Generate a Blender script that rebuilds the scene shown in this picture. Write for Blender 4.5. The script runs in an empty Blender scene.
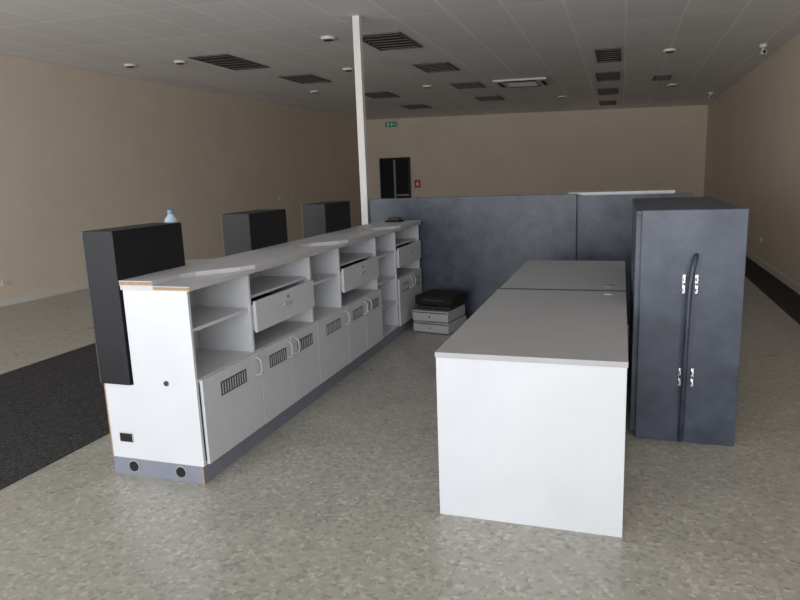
import bpy, bmesh, math, random
from mathutils import Vector, Matrix, Euler
random.seed(3)
C=bpy.context.collection
sc=bpy.context.scene
sc.view_settings.view_transform='Standard'
sc.view_settings.look='None'
sc.view_settings.exposure=0.0

# ---------------------------------------------------------------- materials
def srgb(r,g,b):
    def c(v):
        v/=255.0
        return v/12.92 if v<=0.04045 else ((v+0.055)/1.055)**2.4
    return (c(r),c(g),c(b),1)
def mat(name,col,rough=.5,metal=0,noise=0,nscale=8,bump=0,bscale=200,spec=.5,emit=None,estr=0,col2=None):
    m=bpy.data.materials.new(name); m.use_nodes=True
    nt=m.node_tree; n=nt.nodes; l=nt.links; b=n['Principled BSDF']
    b.inputs['Base Color'].default_value=col
    b.inputs['Roughness'].default_value=rough
    b.inputs['Metallic'].default_value=metal
    b.inputs['Specular IOR Level'].default_value=spec
    tc=n.new('ShaderNodeTexCoord')
    if noise or col2:
        nz=n.new('ShaderNodeTexNoise'); nz.inputs['Scale'].default_value=nscale; nz.inputs['Detail'].default_value=7
        nz.inputs['Roughness'].default_value=.65
        l.new(tc.outputs['Object'],nz.inputs['Vector'])
        cr=n.new('ShaderNodeValToRGB')
        cr.color_ramp.elements[0].position=.35; cr.color_ramp.elements[1].position=.68
        if col2: a,c2=col,col2
        else:
            a=tuple(x*(1-noise) for x in col[:3])+(1,); c2=tuple(min(1,x*(1+noise)) for x in col[:3])+(1,)
        cr.color_ramp.elements[0].color=a; cr.color_ramp.elements[1].color=c2
        l.new(nz.outputs['Fac'],cr.inputs['Fac']); l.new(cr.outputs['Color'],b.inputs['Base Color'])
    if bump:
        nb=n.new('ShaderNodeTexNoise'); nb.inputs['Scale'].default_value=bscale
        l.new(tc.outputs['Object'],nb.inputs['Vector'])
        bp=n.new('ShaderNodeBump'); bp.inputs['Strength'].default_value=bump; bp.inputs['Distance'].default_value=.002
        l.new(nb.outputs['Fac'],bp.inputs['Height']); l.new(bp.outputs['Normal'],b.inputs['Normal'])
    if emit:
        b.inputs['Emission Color'].default_value=emit; b.inputs['Emission Strength'].default_value=estr
    return m
M={}
M['white']=mat('white_laminate',srgb(202,205,210),.38,noise=.03,nscale=3)
M['top']=mat('white_laminate_top_shaded',srgb(168,168,170),.42,noise=.03,nscale=4)  # same white laminate, greyed in colour for the dimmer light on the desktops
M['ctop']=mat('pale_laminate_countertop',srgb(188,188,191),.4,noise=.03,nscale=4)
M['chip']=mat('chipboard_edge',srgb(160,132,102),.8,noise=.3,nscale=120)
M['black']=mat('black_laminate',srgb(24,25,29),.5,noise=.15,nscale=5,spec=.35)
M['slate']=mat('slate_metal',srgb(40,47,60),.4,col2=srgb(70,79,95),nscale=5.5,spec=.5)
M['slate2']=mat('slate_metal_dark',srgb(50,57,72),.38,col2=srgb(74,82,100),nscale=5.5)
M['kick']=mat('aluminium_kick',srgb(128,133,145),.45,metal=.2,noise=.06)
M['dark']=mat('dark_recess',srgb(14,14,15),.8,noise=.1)
M['vent']=mat('vent_interior',srgb(45,44,43),.8,noise=.1)
M['ventf']=mat('vent_frame_grey',srgb(95,93,90),.6,noise=.06)
M['darkg']=mat('dark_grey_plastic',srgb(52,54,58),.45,noise=.08)
M['chrome']=mat('chrome',srgb(205,208,212),.2,metal=1,noise=.04)
M['greyp']=mat('grey_plastic',srgb(175,177,180),.4,noise=.04)
M['wall']=mat('painted_wall',srgb(222,208,191),.75,noise=.03,nscale=1.2,bump=.15,bscale=60)
M['skirt']=mat('white_skirting',srgb(222,218,210),.5,noise=.03)
M['pole']=mat('white_paint',srgb(222,220,216),.5,noise=.02)
M['frame']=mat('dark_aluminium',srgb(40,40,42),.4,metal=.6,noise=.1)
M['carpet']=mat('charcoal_carpet',srgb(42,42,45),.95,col2=srgb(88,87,87),nscale=60,bump=.8,bscale=150,spec=.1)
M['green']=mat('exit_green',srgb(30,110,85),.5,noise=.05,emit=srgb(60,160,130),estr=.12)
M['red']=mat('sign_red',srgb(190,35,30),.5,noise=.05)
M['blue']=mat('bottle_cap_blue',srgb(90,140,190),.4,noise=.05)
M['pet']=mat('clear_bottle',srgb(170,190,200),.1,noise=.03)
M['beigetop']=mat('white_panel_dirty',srgb(200,204,206),.45,noise=.05)

def floor_mat():
    m=bpy.data.materials.new('speckled_vinyl_tile'); m.use_nodes=True
    nt=m.node_tree; n=nt.nodes; l=nt.links; b=n['Principled BSDF']
    tc=n.new('ShaderNodeTexCoord')
    v=n.new('ShaderNodeTexVoronoi'); v.inputs['Scale'].default_value=52
    nd=n.new('ShaderNodeTexNoise'); nd.inputs['Scale'].default_value=60
    l.new(tc.outputs['Object'],nd.inputs['Vector'])
    va=n.new('ShaderNodeVectorMath'); va.operation='MULTIPLY_ADD'; va.inputs[1].default_value=(.03,.03,.03)
    l.new(nd.outputs['Color'],va.inputs[0]); l.new(tc.outputs['Object'],va.inputs[2])
    l.new(va.outputs[0],v.inputs['Vector'])
    sep=n.new('ShaderNodeSeparateColor'); l.new(v.outputs['Color'],sep.inputs['Color'])
    cr=n.new('ShaderNodeValToRGB'); e=cr.color_ramp.elements
    e[0].position=0; e[0].color=srgb(149,147,139)
    e[1].position=1; e[1].color=srgb(195,193,186)
    x=cr.color_ramp.elements.new(.25); x.color=srgb(168,166,157)
    x=cr.color_ramp.elements.new(.8); x.color=srgb(176,174,165)
    l.new(sep.outputs['Red'],cr.inputs['Fac'])
    nz=n.new('ShaderNodeTexNoise'); nz.inputs['Scale'].default_value=2.2; nz.inputs['Detail'].default_value=6
    l.new(tc.outputs['Object'],nz.inputs['Vector'])
    cr2=n.new('ShaderNodeValToRGB'); cr2.color_ramp.elements[0].position=.3; cr2.color_ramp.elements[1].position=.7
    cr2.color_ramp.elements[0].color=(.9,.9,.9,1); cr2.color_ramp.elements[1].color=(1.04,1.04,1.035,1)
    l.new(nz.outputs['Fac'],cr2.inputs['Fac'])
    mx=n.new('ShaderNodeMix'); mx.data_type='RGBA'; mx.blend_type='MULTIPLY'; mx.inputs[0].default_value=1
    l.new(cr.outputs['Color'],mx.inputs[6]); l.new(cr2.outputs['Color'],mx.inputs[7])
    br=n.new('ShaderNodeTexBrick'); br.offset=0; br.inputs['Scale'].default_value=1
    br.inputs['Brick Width'].default_value=.305; br.inputs['Row Height'].default_value=.305
    br.inputs['Mortar Size'].default_value=.0015; br.inputs['Mortar Smooth'].default_value=.3
    br.inputs['Color1'].default_value=(1,1,1,1); br.inputs['Color2'].default_value=(.95,.95,.945,1); br.inputs['Mortar'].default_value=(.86,.86,.85,1)
    l.new(tc.outputs['Object'],br.inputs['Vector'])
    mx2=n.new('ShaderNodeMix'); mx2.data_type='RGBA'; mx2.blend_type='MULTIPLY'; mx2.inputs[0].default_value=1
    l.new(mx.outputs[2],mx2.inputs[6]); l.new(br.outputs['Color'],mx2.inputs[7])
    l.new(mx2.outputs[2],b.inputs['Base Color'])
    mr=n.new('ShaderNodeMapRange'); mr.inputs[3].default_value=.22; mr.inputs[4].default_value=.38
    l.new(nz.outputs['Fac'],mr.inputs[0]); l.new(mr.outputs[0],b.inputs['Roughness'])
    b.inputs['Specular IOR Level'].default_value=.5
    return m
M['floor']=floor_mat()
def ceil_mat():
    m=bpy.data.materials.new('ceiling_tile_grid'); m.use_nodes=True
    nt=m.node_tree; n=nt.nodes; l=nt.links; b=n['Principled BSDF']
    tc=n.new('ShaderNodeTexCoord')
    br=n.new('ShaderNodeTexBrick'); br.offset=0; br.inputs['Scale'].default_value=1
    br.inputs['Brick Width'].default_value=.6; br.inputs['Row Height'].default_value=1.2
    br.inputs['Mortar Size'].default_value=.014; br.inputs['Mortar Smooth'].default_value=.1
    br.inputs['Color1'].default_value=srgb(240,238,238); br.inputs['Color2'].default_value=srgb(232,230,230); br.inputs['Mortar'].default_value=srgb(252,251,249)
    l.new(tc.outputs['Object'],br.inputs['Vector'])
    l.new(br.outputs['Color'],b.inputs['Base Color']); b.inputs['Roughness'].default_value=.8
    return m
M['ceil']=ceil_mat()

# ---------------------------------------------------------------- mesh helpers
def empty(name,loc=(0,0,0),rz=0):
    o=bpy.data.objects.new(name,None); o.location=loc; o.rotation_euler=(0,0,rz); o.empty_display_size=.1; C.objects.link(o); return o
def add(name,bm,mats,parent=None,smooth=False,bevel=0):
    bmesh.ops.recalc_face_normals(bm,faces=bm.faces)
    me=bpy.data.meshes.new(name); bm.to_mesh(me); bm.free()
    for m in (mats if isinstance(mats,(list,tuple)) else [mats]): me.materials.append(M[m])
    o=bpy.data.objects.new(name,me); C.objects.link(o)
    if parent: o.parent=parent
    if smooth:
        for p in me.polygons: p.use_smooth=True
    if bevel:
        b=o.modifiers.new('bevel','BEVEL'); b.width=bevel; b.segments=2; b.limit_method='ANGLE'
    return o
def bbox(bm,x0,x1,y0,y1,z0,z1,mi=0):
    vs=[bm.verts.new((x,y,z)) for x in (x0,x1) for y in (y0,y1) for z in (z0,z1)]
    for idx in ((0,1,3,2),(4,6,7,5),(0,4,5,1),(2,3,7,6),(0,2,6,4),(1,5,7,3)):
        f=bm.faces.new([vs[i] for i in idx]); f.material_index=mi
def box(name,x0,x1,y0,y1,z0,z1,m,parent=None,bevel=0):
    bm=bmesh.new(); bbox(bm,x0,x1,y0,y1,z0,z1); return add(name,bm,m,parent,bevel=bevel)
def boxes(name,lst,m,parent=None,bevel=0):
    bm=bmesh.new()
    for b in lst: bbox(bm,*b)
    return add(name,bm,m,parent,bevel=bevel)
def prism(name,pts,axis,a0,a1,m,parent=None,bevel=0):
    bm=bmesh.new()
    def P(p,a):
        return {'y':(p[0],a,p[1]),'z':(p[0],p[1],a),'x':(a,p[0],p[1])}[axis]
    A=[bm.verts.new(P(p,a0)) for p in pts]; B=[bm.verts.new(P(p,a1)) for p in pts]
    bm.faces.new(A); bm.faces.new(B[::-1])
    n=len(pts)
    for i in range(n): bm.faces.new([A[i],B[i],B[(i+1)%n],A[(i+1)%n]])
    return add(name,bm,m,parent,bevel=bevel)
def cyl(name,c,r,h,axis,m,parent=None,r2=None,seg=28,smooth=False):
    bm=bmesh.new()
    rot={'z':Matrix.Identity(4),'x':Matrix.Rotation(math.pi/2,4,'Y'),'y':Matrix.Rotation(math.pi/2,4,'X')}[axis]
    bmesh.ops.create_cone(bm,cap_ends=True,segments=seg,radius1=r,radius2=r if r2 is None else r2,depth=h,matrix=Matrix.Translation(c)@rot)
    return add(name,bm,m,parent,bevel=0)
def tube(name,pts,r,m,parent=None):
    cu=bpy.data.curves.new(name,'CURVE'); cu.dimensions='3D'; cu.bevel_depth=r; cu.bevel_resolution=4; cu.use_fill_caps=True
    s=cu.splines.new('BEZIER'); s.bezier_points.add(len(pts)-1)
    for bp,p in zip(s.bezier_points,pts):
        bp.co=p; bp.handle_left_type=bp.handle_right_type='AUTO'
    cu.materials.append(M[m]); o=bpy.data.objects.new(name,cu); C.objects.link(o)
    if parent: o.parent=parent
    return o

# ---------------------------------------------------------------- room
YF=-2.6; YB=19.3; XR=2.08
def XL(y): return -8.1+(y-7)*(.65/12.3)
def ZC(x,y): return 3.31-.02*x-.01*y
HT=3.75
def slab(name,pts,z0,z1,m): return prism(name,pts,'z',z0,z1,m)
slab('floor',[(XL(YF)-.2,YF-.2),(XR+.2,YF-.2),(XR+.2,YB+.2),(XL(YB)-.2,YB+.2)],-.1,0,'floor')
slab('wall_left',[(XL(YF),YF),(XL(YF)-.15,YF),(XL(YB)-.15,YB),(XL(YB),YB)],0,HT,'wall')
slab('wall_right',[(XR,YF),(XR+.15,YF),(XR+.15,YB),(XR,YB)],0,HT,'wall')
dx0,dx1,dh=-7.04,-6.07,2.1
box('wall_back',XL(YB)-.15,XR+.15,YB,YB+.15,0,HT,'wall')
x0=XL(YF)-.15; x1=XR+.15
wf=boxes('wall_front',[(x0,x1,YF-.15,YF,0,.12),(x0,x1,YF-.15,YF,2.95,HT),(x0,-8.3,YF-.15,YF,.12,2.95),(1.9,x1,YF-.15,YF,.12,2.95)],'wall')
win=empty('window_1')
boxes('mullions',[(x-.03,x+.03,YF-.1,YF-.04,.12,2.95) for x in (-8.27,-6.3,-4.2,-2.1,0,1.87)]+[(-8.3,1.9,YF-.1,YF-.04,.12,.18),(-8.3,1.9,YF-.1,YF-.04,2.89,2.95)],'frame',win)
bm=bmesh.new()
cs=[(XL(YF),YF),(XR,YF),(XR,YB),(XL(YB),YB)]
A=[bm.verts.new((x,y,ZC(x,y))) for x,y in cs]; B=[bm.verts.new((x,y,ZC(x,y)+.08)) for x,y in cs]
bm.faces.new(A); bm.faces.new(B)
for i in range(4): bm.faces.new([A[i],B[i],B[(i+1)%4],A[(i+1)%4]])
add('ceiling',bm,'ceil')
slab('baseboard_left',[(XL(YF)+.001,YF+.01),(XL(YF)+.016,YF+.01),(XL(YB)+.016,YB-.01),(XL(YB)+.001,YB-.01)],0,.1,'skirt')
slab('baseboard_right',[(XR-.016,YF+.01),(XR-.001,YF+.01),(XR-.001,YB-.01),(XR-.016,YB-.01)],0,.1,'skirt')
boxes('baseboard_back',[(dx1+.08,XR-.02,YB-.016,YB-.001,0,.1)],'skirt')
slab('carpet_runner',[(-5.12,-2.4),(-3.15,-2.4),(-3.15,5.3),(-5.12,5.3)],0,.006,'carpet')
slab('carpet_runner',[(1.70,-2.4),(XR-.02,-2.4),(XR-.02,YB-.1),(1.70,YB-.1)],0,.006,'carpet')
d=empty('door_1')
boxes('door_frame',[(dx0,dx0+.06,YB-.08,YB-.001,0,dh),(dx1-.06,dx1,YB-.08,YB-.001,0,dh),(dx0+.06,dx1-.06,YB-.08,YB-.001,dh-.06,dh)],'frame',d)
box('unlit_doorway_sheet',dx0+.06,dx1-.06,YB-.02,YB-.002,0,dh-.06,'dark',d)  # dark sheet painting the unlit room beyond the open doorway
boxes('door_leaf_rails',[(dx0+.44,dx0+.50,YB-.05,YB-.0205,0,2.03),(dx0+.50,dx1-.06,YB-.05,YB-.0205,.95,1.0)],'kick',d)

def hatch(name,x,y,w,l,frame='skirt',inner='vent',slats=6):
    z=ZC(x,y); e=empty(name,(x,y,z-.006)); e.rotation_euler=(math.atan(-.01),math.atan(.02),0)
    t=.035
    boxes('frame',[(-w/2,-w/2+t,-l/2,l/2,-.012,.004),(w/2-t,w/2,-l/2,l/2,-.012,.004),(-w/2+t,w/2-t,-l/2,-l/2+t,-.012,.004),(-w/2+t,w/2-t,l/2-t,l/2,-.012,.004)],frame,e)
    box('recess',-w/2+t,w/2-t,-l/2+t,l/2-t,-.004,.003,inner,e)
    if slats:
        k=[]
        for i in range(slats):
            yy=-l/2+t+(i+.5)*(l-2*t)/slats
            k.append((-w/2+t,w/2-t,yy-.006,yy+.006,-.012,-.004))
        boxes('louvres',k,'ventf',e)
for (x,y,w,l) in [(-5.56,8.94,.62,1.2),(-5.3,10.9,.6,.9),(-2.87,8.4,.6,1.0),(-2.84,10.6,.55,.85),(-2.85,12.9,.55,.8),(-2.87,15.25,.55,.8),(-.23,10.6,.35,1.15),(-.28,12.8,.4,1.1),(-.32,15.1,.4,1.1),(-.37,17.5,.4,1.0),(-4.9,13.6,.6,.9),(-4.9,16.2,.6,.9),(.65,13.4,.3,.6)]:
    hatch('ceiling_vent',x,y,w,l,'ventf')
z=ZC(-1.8,12.9); e=empty('air_conditioner_cassette',(-1.8,12.9,z)); e.rotation_euler=(math.atan(-.01),math.atan(.02),0)
prism('fascia',[(-.48,-.48),(.48,-.48),(.48,.48),(-.48,.48)],'z',-.04,-.005,'pole',e,bevel=.01)
box('intake_grille',-.26,.26,-.26,.26,-.05,-.04,'darkg',e)
boxes('louvre_slots',[(-.3,.3,-.43,-.36,-.046,-.04),(-.3,.3,.36,.43,-.046,-.04),(-.43,-.36,-.3,.3,-.046,-.04),(.36,.43,-.3,.3,-.046,-.04)],'dark',e)
boxes('grille_bars',[(-.26,.26,-.24+i*.06,-.225+i*.06,-.056,-.05) for i in range(9)],'greyp',e)
def downlight(name,x,y,r=.09,h=.03):
    z=ZC(x,y); e=empty(name,(x,y,z))
    cyl('rim',(0,0,-h/2),r,h,'z','pole',e); cyl('lens',(0,0,-h-.005),r*.6,.012,'z','darkg',e)
for x,y in [(-6.2,8.6),(-7.05,8.55),(-3.5,7.9),(-3.6,12.7),(.6,10.5),(-5.9,12.5),(-4.2,10.2),(.9,14.5),(-1.3,15.6)]:
    downlight('ceiling_downlight',x,y)
for x,y in [(1.8,10.6),(1.8,16.3)]:
    z=ZC(x,y); e=empty('security_camera',(x,y,z)); cyl('mount',(0,0,-.02),.05,.04,'z','pole',e)
    cyl('stem',(0,0,-.06),.015,.06,'z','pole',e); box('body',-.035,.035,-.09,.09,-.14,-.08,'pole',e,bevel=.01); cyl('lens',(0,-.095,-.11),.022,.012,'y','dark',e)

def outlet(name,loc,axis):
    e=empty(name,loc)
    if axis=='x+':
        box('plate',.0,.012,-.06,.06,-.04,.04,'pole',e,bevel=.003); boxes('switches',[(.012,.018,-.035,-.015,-.01,.015),(.012,.018,.015,.035,-.01,.015)],'greyp',e)
    else:
        box('plate',-.012,.0,-.06,.06,-.04,.04,'pole',e,bevel=.003); boxes('switches',[(-.018,-.012,-.035,-.015,-.01,.015),(-.018,-.012,.015,.035,-.01,.015)],'greyp',e)
outlet('wall_outlet',(XL(14.1)+.002,14.1,1.15),'x+'); outlet('wall_outlet',(XL(14.7)+.002,14.7,1.15),'x+'); outlet('wall_outlet',(XL(6.8)+.002,6.8,.32),'x+')
outlet('wall_outlet',(XR-.002,11.4,.40),'x-')
e=empty('exit_sign',(-6.62,YB-.05,3.08)); box('housing',-.2,.2,-.03,.04,-.1,.1,'pole',e,bevel=.005); box('legend_face',-.18,.18,-.036,-.03,-.08,.08,'green',e)
boxes('running_figure',[(-.12,-.06,-.04,-.036,-.05,.05),(0,.04,-.04,-.036,-.04,.04),(.04,.12,-.04,-.036,-.01,.01)],'pole',e)
e=empty('fire_sign',(-5.86,YB-.012,1.3)); box('sign_plate',-.09,.09,-.006,.012,-.12,.12,'red',e); boxes('pictogram',[(-.04,.04,-.009,-.006,-.06,.02),(-.02,.02,-.009,-.006,.02,.07)],'pole',e)
e=empty('fire_extinguisher',(-5.86,YB-.12,.55)); cyl('cylinder_body',(0,0,0),.08,.45,'z','red',e); cyl('shoulder',(0,0,.26),.08,.07,'z','red',e,r2=.03); cyl('valve',(0,0,.32),.025,.06,'z','dark',e)
boxes('bracket',[(-.03,.03,.08,.118,-.05,.05)],'greyp',e)

e=empty('support_pole')
box('shaft',-2.80,-2.72,6.98,7.06,0,ZC(-2.76,7.02)-.001,'pole',e,bevel=.004)
boxes('collar',[(-2.82,-2.70,6.96,7.08,0,.03)],'pole',e)

# ---------------------------------------------------------------- service counter
k=empty('service_counter')
xf,xb,xl=-2.08,-2.47,-2.68
y0,y1=2.76,6.84
prism('plinth',[(xl,y0),(xf-.005,y0),(xf-.005,y1),(xl,y1)],'z',0,.10,'kick',k)
for cx in (-2.54,-2.23):
    cyl('plinth_hole_rim',(cx,y0-.001,.055),.034,.006,'y','greyp',k); cyl('plinth_hole',(cx,y0-.004,.055),.030,.006,'y','dark',k)
box('plinth_edge_strip',xf-.014,xf-.004,y0-.003,y0,0,.1,'chip',k)
def endp(name,ya,yb):
    return prism(name,[(xl,.10),(xf,.10),(xf,1.055),(xb-.01,1.055),(xb-.01,.53),(xl,.53)],'y',ya,yb,'white',k)
endp('end_panel_near',y0,y0+.018); endp('end_panel_far',y1-.018,y1)
boxes('end_panel_edging',[(xl-.003,xl+.005,y0-.001,y0+.018,.10,.53),(xl,xb-.01,y0-.001,y0+.018,.53,.533)],'chip',k)
box('cable_outlet_rim',-2.615,-2.525,y0-.004,y0,.195,.25,'greyp',k); box('cable_outlet',-2.610,-2.530,y0-.007,y0-.003,.199,.246,'dark',k)
cyl('grommet',(-2.265,y0-.003,.555),.014,.008,'y','darkg',k)
boxes('carcass_back',[(xb-.012,xb,y0+.018,y1-.018,.55,1.055),(xl,xl+.015,y0+.018,y1-.018,.10,.53),(xl+.015,xb,y0+.018,y1-.018,.515,.53)],'white',k)
boxes('carcass_floor',[(xl+.015,xf-.003,y0+.018,y1-.018,.10,.118)],'white',k)
P=[3.35,4.165,4.68,5.50,6.05]
boxes('dividers',[(xb,xf-.002,p-.009,p+.009,.58,1.055) for p in P]+[(xb,xf-.002,5.55-.009,5.55+.009,.118,.562),(xb,xf-.002,6.05-.009,6.05+.009,.118,.58)],'white',k)
boxes('deck',[(xb,xf-.001,y0+.018,5.541,.562,.58),(xb,xf-.001,6.059,y1-.018,.562,.58)],'white',k)
boxes('open_shelves',[(xb,xf-.015,y0+.018,P[0]-.009,.832,.85),(xb,xf-.015,P[1]+.009,P[2]-.009,.832,.85),(xb,xf-.015,P[3]+.009,P[4]-.009,.85,.868),(xb,xf-.015,5.56,6.04,.60,.618),(xb,xf-.015,5.56,6.04,.35,.368),
   (xb,xf-.03,P[0]+.009,P[1]-.009,.895,.91),(xb,xf-.03,P[2]+.009,P[3]-.009,.895,.91),(xb,xf-.03,P[4]+.009,y1-.018,.895,.91)],'white',k)
for i,(a,b) in enumerate([(P[0]+.012,P[1]-.012),(P[2]+.012,P[3]-.012),(P[4]+.012,y1-.022)]):
    boxes('drawer_box_%d'%(i+1),[(xb+.02,xf+.005,a+.01,a+.022,.71,.86),(xb+.02,xf+.005,b-.022,b-.01,.71,.86),(xb+.02,xf+.005,a+.022,b-.022,.70,.71)],'white',k)
    box('drawer_front_%d'%(i+1),xf+.006,xf+.024,a,b,.695,.886,'white',k,bevel=.002)
    c=(a+b)/2
    box('drawer_inner_shade_%d'%(i+1),xb+.02,xf+.002,a+.022,(c if i==0 else b-.022),.72,.86,'dark',k)  # dark block standing in for the shade inside the drawer
    box('drawer_handle_%d'%(i+1),xf+.024,xf+.036,c-.055,c+.055,.79,.808,'greyp',k,bevel=.004)
    cyl('drawer_lock_%d'%(i+1),(xf+.027,c,.845),.010,.008,'x','chrome',k)
D=[2.785,3.375,3.77,4.185,4.74,5.135,5.545]
doors=[(D[i],D[i+1]) for i in range(6)]+[(6.06,6.44),(6.44,6.83)]
for i,(a,b) in enumerate(doors):
    w=b-a; a+=.004; b-=.004
    box('door_panel_%d'%(i+1),xf,xf+.018,a,b,.105,.575,'white',k,bevel=.0015)
    vw=min(.26,w*.55)
    if w>.5: c=(a+b)/2
    else: c=(a+b)/2+( .02 if i%3==1 else -.0)
    va,vb=c-vw/2,c+vw/2
    box('vent_recess_%d'%(i+1),xf+.0175,xf+.0195,va,vb,.435,.515,'darkg',k)
    sl=[]; n=int(vw/.026)
    for j in range(n):
        yy=va+.006+j*(vw-.012)/n; sl.append((xf+.0195,xf+.0225,yy+.006,yy+.013,.442,.508))
    boxes('vent_slats_%d'%(i+1),sl,'greyp',k)
    hy = b-.045 if i%3!=2 else a+.045
    if i==6: hy=b-.04
    if i==7: hy=a+.04
    tube('door_handle_%d'%(i+1),[(xf+.018,hy,.44),(xf+.045,hy,.45),(xf+.055,hy,.495),(xf+.045,hy,.54),(xf+.018,hy,.55)],.007,'greyp',k)
boxes('countertop_lower',[(xb-.02,xf+.02,y0-.006,y1+.01,1.056,1.08)],'ctop',k,bevel=.001)
box('countertop_lower_edge',xf-.20,xf+.019,y0-.0085,y0-.006,1.060,1.076,'chip',k)
xs=-2.28; xw=-2.05; xr=-2.69
out=[(xb-.02,y0-.01),(xs,y0-.01),(xs,2.98),(xs+.03,3.08),(xw-.04,3.28),(xw,3.38),(xw,4.10),(xw-.03,4.18),(xs+.03,4.27),(xs,4.34),(xs,4.44),(xs+.03,4.52),(xw-.04,4.70),(xw,4.80),(xw,5.44),(xw-.03,5.52),(xs+.03,5.6),(xs,5.68),(xs,5.80),(xs+.03,5.88),(xw-.04,6.05),(xw,6.14),(xw,y1+.012),(xb-.02,y1+.012),(xb-.02,3.62),(xr,3.56),(xr,3.33),(xb-.02,3.33)]
prism('countertop_upper',out,'z',1.0805,1.106,'ctop',k)
box('countertop_upper_edge',xb-.018,xs-.002,y0-.0125,y0-.010,1.084,1.102,'chip',k)
for (a,b,dx) in [(2.745,3.32,0),(4.08,4.63,-.03),(5.35,5.93,-.03)]:
    e=empty('black_display_box')
    z0=.532
    bm=bmesh.new(); bbox(bm,xl-.002+dx,xb-.022,a,b,z0,1.366)
    add('cabinet_body',bm,'black',e,bevel=.003)
    boxes('back_rim',[(xl-.012+dx,xl-.0025+dx,a,a+.02,z0,1.366),(xl-.012+dx,xl-.0025+dx,b-.02,b,z0,1.366),(xl-.012+dx,xl-.0025+dx,a+.02,b-.02,1.346,1.366)],'darkg',e)
e=empty('card_terminal_tray',(-2.28,6.62,1.107)); box('tray',-.09,.09,-.07,.07,0,.012,'dark',e,bevel=.003); box('keypad_unit',-.06,.06,-.04,.05,.012,.045,'darkg',e,bevel=.004)

e=empty('water_bottle',(-2.625,3.40,1.1065))
s=1.44
prof=[(.026,0),(.030,.006),(.030,.04),(.027,.05),(.030,.06),(.030,.165),(.027,.19),(.014,.205),(.011,.213)]
bm=bmesh.new(); seg=24; rings=[]
for r,z in prof:
    rings.append([bm.verts.new((s*r*math.cos(2*math.pi*i/seg),s*r*math.sin(2*math.pi*i/seg),z*s)) for i in range(seg)])
for a,b in zip(rings,rings[1:]):
    for i in range(seg): bm.faces.new([a[i],a[(i+1)%seg],b[(i+1)%seg],b[i]])
bm.faces.new(rings[0]); bm.faces.new(rings[-1])
add('bottle_body',bm,'pet',e,smooth=True); cyl('cap',(0,0,.213*s+.011),.018,.022,'z','blue',e)

# ---------------------------------------------------------------- desks
def desk(ya,yb,z,xa=-.787,xb_=.046,edge=None):
    e=empty('white_desk')
    box('desktop',xa,xb_,ya,yb,z-.025,z,'top',e,bevel=.0015)
    if edge: box('seam_shade_band',xa,xb_,ya-.004,ya-.0005,z-.028,z-.0005,edge,e)  # dark strip painting the shade in the gap between the two desks
    box('front_panel',xa+.004,xb_-.004,ya+.004,ya+.024,0,z-.0255,'white',e,bevel=.001)
    box('rear_panel',xa+.004,xb_-.004,yb-.024,yb-.004,0,z-.0255,'white',e)
    boxes('side_panels',[(xa+.004,xa+.022,ya+.0245,yb-.0245,0,z-.0255),(xb_-.03,xb_-.012,ya+.0245,yb-.0245,.0,z-.0255)],'white',e)
    return e
e=desk(2.775,4.42,.80)
cyl('cable_grommet',(-.06,4.32,.802),.03,.006,'z','greyp',e)
e=desk(4.475,5.90,.80,xa=-.782,edge='darkg')
cyl('cable_grommet',(-.06,4.62,.802),.03,.006,'z','chip',e)

# ---------------------------------------------------------------- tall slate fixture at right
e=empty('slate_display_fixture')
ax0,ax1,ay0,ay1,zt=.115,.650,3.93,5.5,1.352
box('front_panel',ax0,ax1,ay0,ay0+.03,0,zt,'slate2',e,bevel=.003)
box('body',ax0-.005,ax1-.03,ay0+.0305,ay1,.0,zt-.03,'slate',e)
box('top_cap',ax0-.03,ax1-.02,ay0+.0305,ay1,zt-.0295,zt-.004,'slate',e,bevel=.002)
boxes('side_slats_left',[(ax0-.028,ax0-.0055,ay0+.04+i*.0485,ay0+.075+i*.0485,.03,zt-.031) for i in range(30)],'slate',e)
boxes('side_slats_right',[(ax1-.0295,ax1-.004,ay0+.04+i*.0485,ay0+.075+i*.0485,.03,zt-.031) for i in range(30)],'slate',e)
for zz in (.94,.40):
    for xx in (.345,.410):
        boxes('chrome_bracket',[(xx-.009,xx+.009,ay0-.012,ay0-.0005,zz-.055,zz+.055),(xx-.006,xx+.006,ay0-.045,ay0-.012,zz-.04,zz-.02),(xx-.006,xx+.006,ay0-.045,ay0-.012,zz+.02,zz+.04)],'chrome',e,bevel=.003)
        cyl('bracket_screw',(xx,ay0-.016,zz),.006,.008,'y','darkg',e)
tube('bow_handle',[(.402,ay0-.006,1.10),(.395,ay0-.04,1.085),(.378,ay0-.07,1.0),(.365,ay0-.08,.7),(.362,ay0-.075,.35),(.362,ay0-.05,.12),(.362,ay0-.03,.02)],.014,'slate',e)

# ---------------------------------------------------------------- slate partition row
e=empty('slate_partition')
box('panel_left',-2.66,-.425,6.90,6.94,0,1.342,'slate',e,bevel=.003)
box('panel_right',-.415,.66,6.93,6.97,0,1.318,'slate',e,bevel=.003)
box('joint_post',-.43,-.41,6.945,6.99,0,1.335,'slate2',e)
boxes('rear_body',[(-2.64,-.44,6.945,7.35,0,1.30),(-.40,.64,6.975,7.35,0,1.29)],'slate2',e)
box('top_edge_left',-2.66,-.43,6.945,7.36,1.301,1.325,'slate2',e)
box('white_top_board',-.52,.50,7.0,7.33,1.3255,1.35,'beigetop',e)
box('white_top_support',-.39,.49,7.02,7.3,1.2905,1.325,'beigetop',e)

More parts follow.
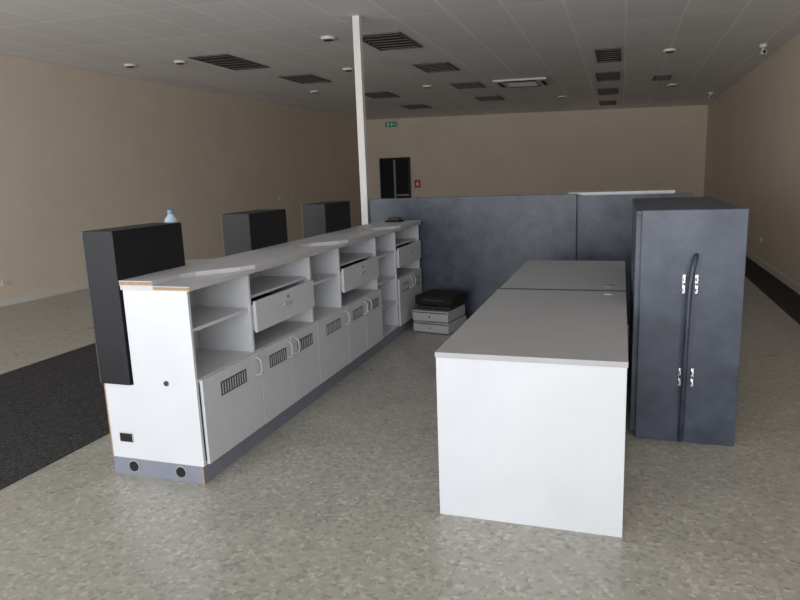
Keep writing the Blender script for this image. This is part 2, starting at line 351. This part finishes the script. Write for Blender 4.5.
def unit(name,z,h,w,dp,loc,rz,m):
    e=empty(name,(loc[0],loc[1],z),rz)
    box('case',-w/2,w/2,-dp/2,dp/2,0.008,h,m,e,bevel=.006)
    boxes('feet',[(sx*(w/2-.05)-.015,sx*(w/2-.05)+.015,sy*(dp/2-.05)-.015,sy*(dp/2-.05)+.015,0,.008) for sx in (-1,1) for sy in (-1,1)],'dark',e)
    box('front_drawer',-w/2+.012,w/2-.012,-dp/2-.008,-dp/2,.022,h-.02,m,e,bevel=.002)
    box('shadow_gap',-w/2+.008,w/2-.008,-dp/2-.003,-dp/2,h-.02,h-.012,'dark',e)
    cyl('key_lock',(0,-dp/2-.010,h*.5),.01,.006,'y','chrome',e)
    return e
unit('cash_drawer',0,.115,.40,.44,(-1.755,6.44),math.radians(-12),'greyp')
unit('cash_drawer',.1155,.115,.40,.44,(-1.765,6.44),math.radians(-10),'greyp')
unit('receipt_printer_tray',.232,.04,.38,.38,(-1.75,6.45),math.radians(-10),'darkg')
e=unit('video_recorder',.273,.10,.42,.38,(-1.74,6.46),math.radians(-13),'dark')
box('display_strip',-.12,.12,-.2,-.197,.05,.075,'darkg',e)

# ---------------------------------------------------------------- light
def area(name,loc,rot,sx,sy,p,col):
    L=bpy.data.lights.new(name,'AREA'); L.shape='RECTANGLE'; L.size=sx; L.size_y=sy; L.energy=p; L.color=col
    o=bpy.data.objects.new(name,L); o.location=loc; o.rotation_euler=rot; C.objects.link(o); return o
area('street_daylight',(-3.2,YF-3.2,1.3),(math.radians(90),0,0),15,5,1470,(.985,.99,1))
w=bpy.data.worlds.new('world'); sc.world=w; w.use_nodes=True
w.node_tree.nodes['Background'].inputs[0].default_value=(.85,.92,1,1); w.node_tree.nodes['Background'].inputs[1].default_value=1.0

# ---------------------------------------------------------------- camera
X=(.9483,-.0253,.3162); Y=(.3151,.1902,-.9298); Z=(-.0366,.9814,.1884)
q=Matrix((X,Y,Z)).to_4x4().to_quaternion()
cam=bpy.data.cameras.new('camera'); cam.sensor_width=36; cam.lens=655/800*36; cam.clip_end=100; cam.clip_start=.02
co=bpy.data.objects.new('camera',cam); C.objects.link(co); co.rotation_mode='QUATERNION'; co.rotation_quaternion=q; co.location=(0,0,1.6)
sc.camera=co
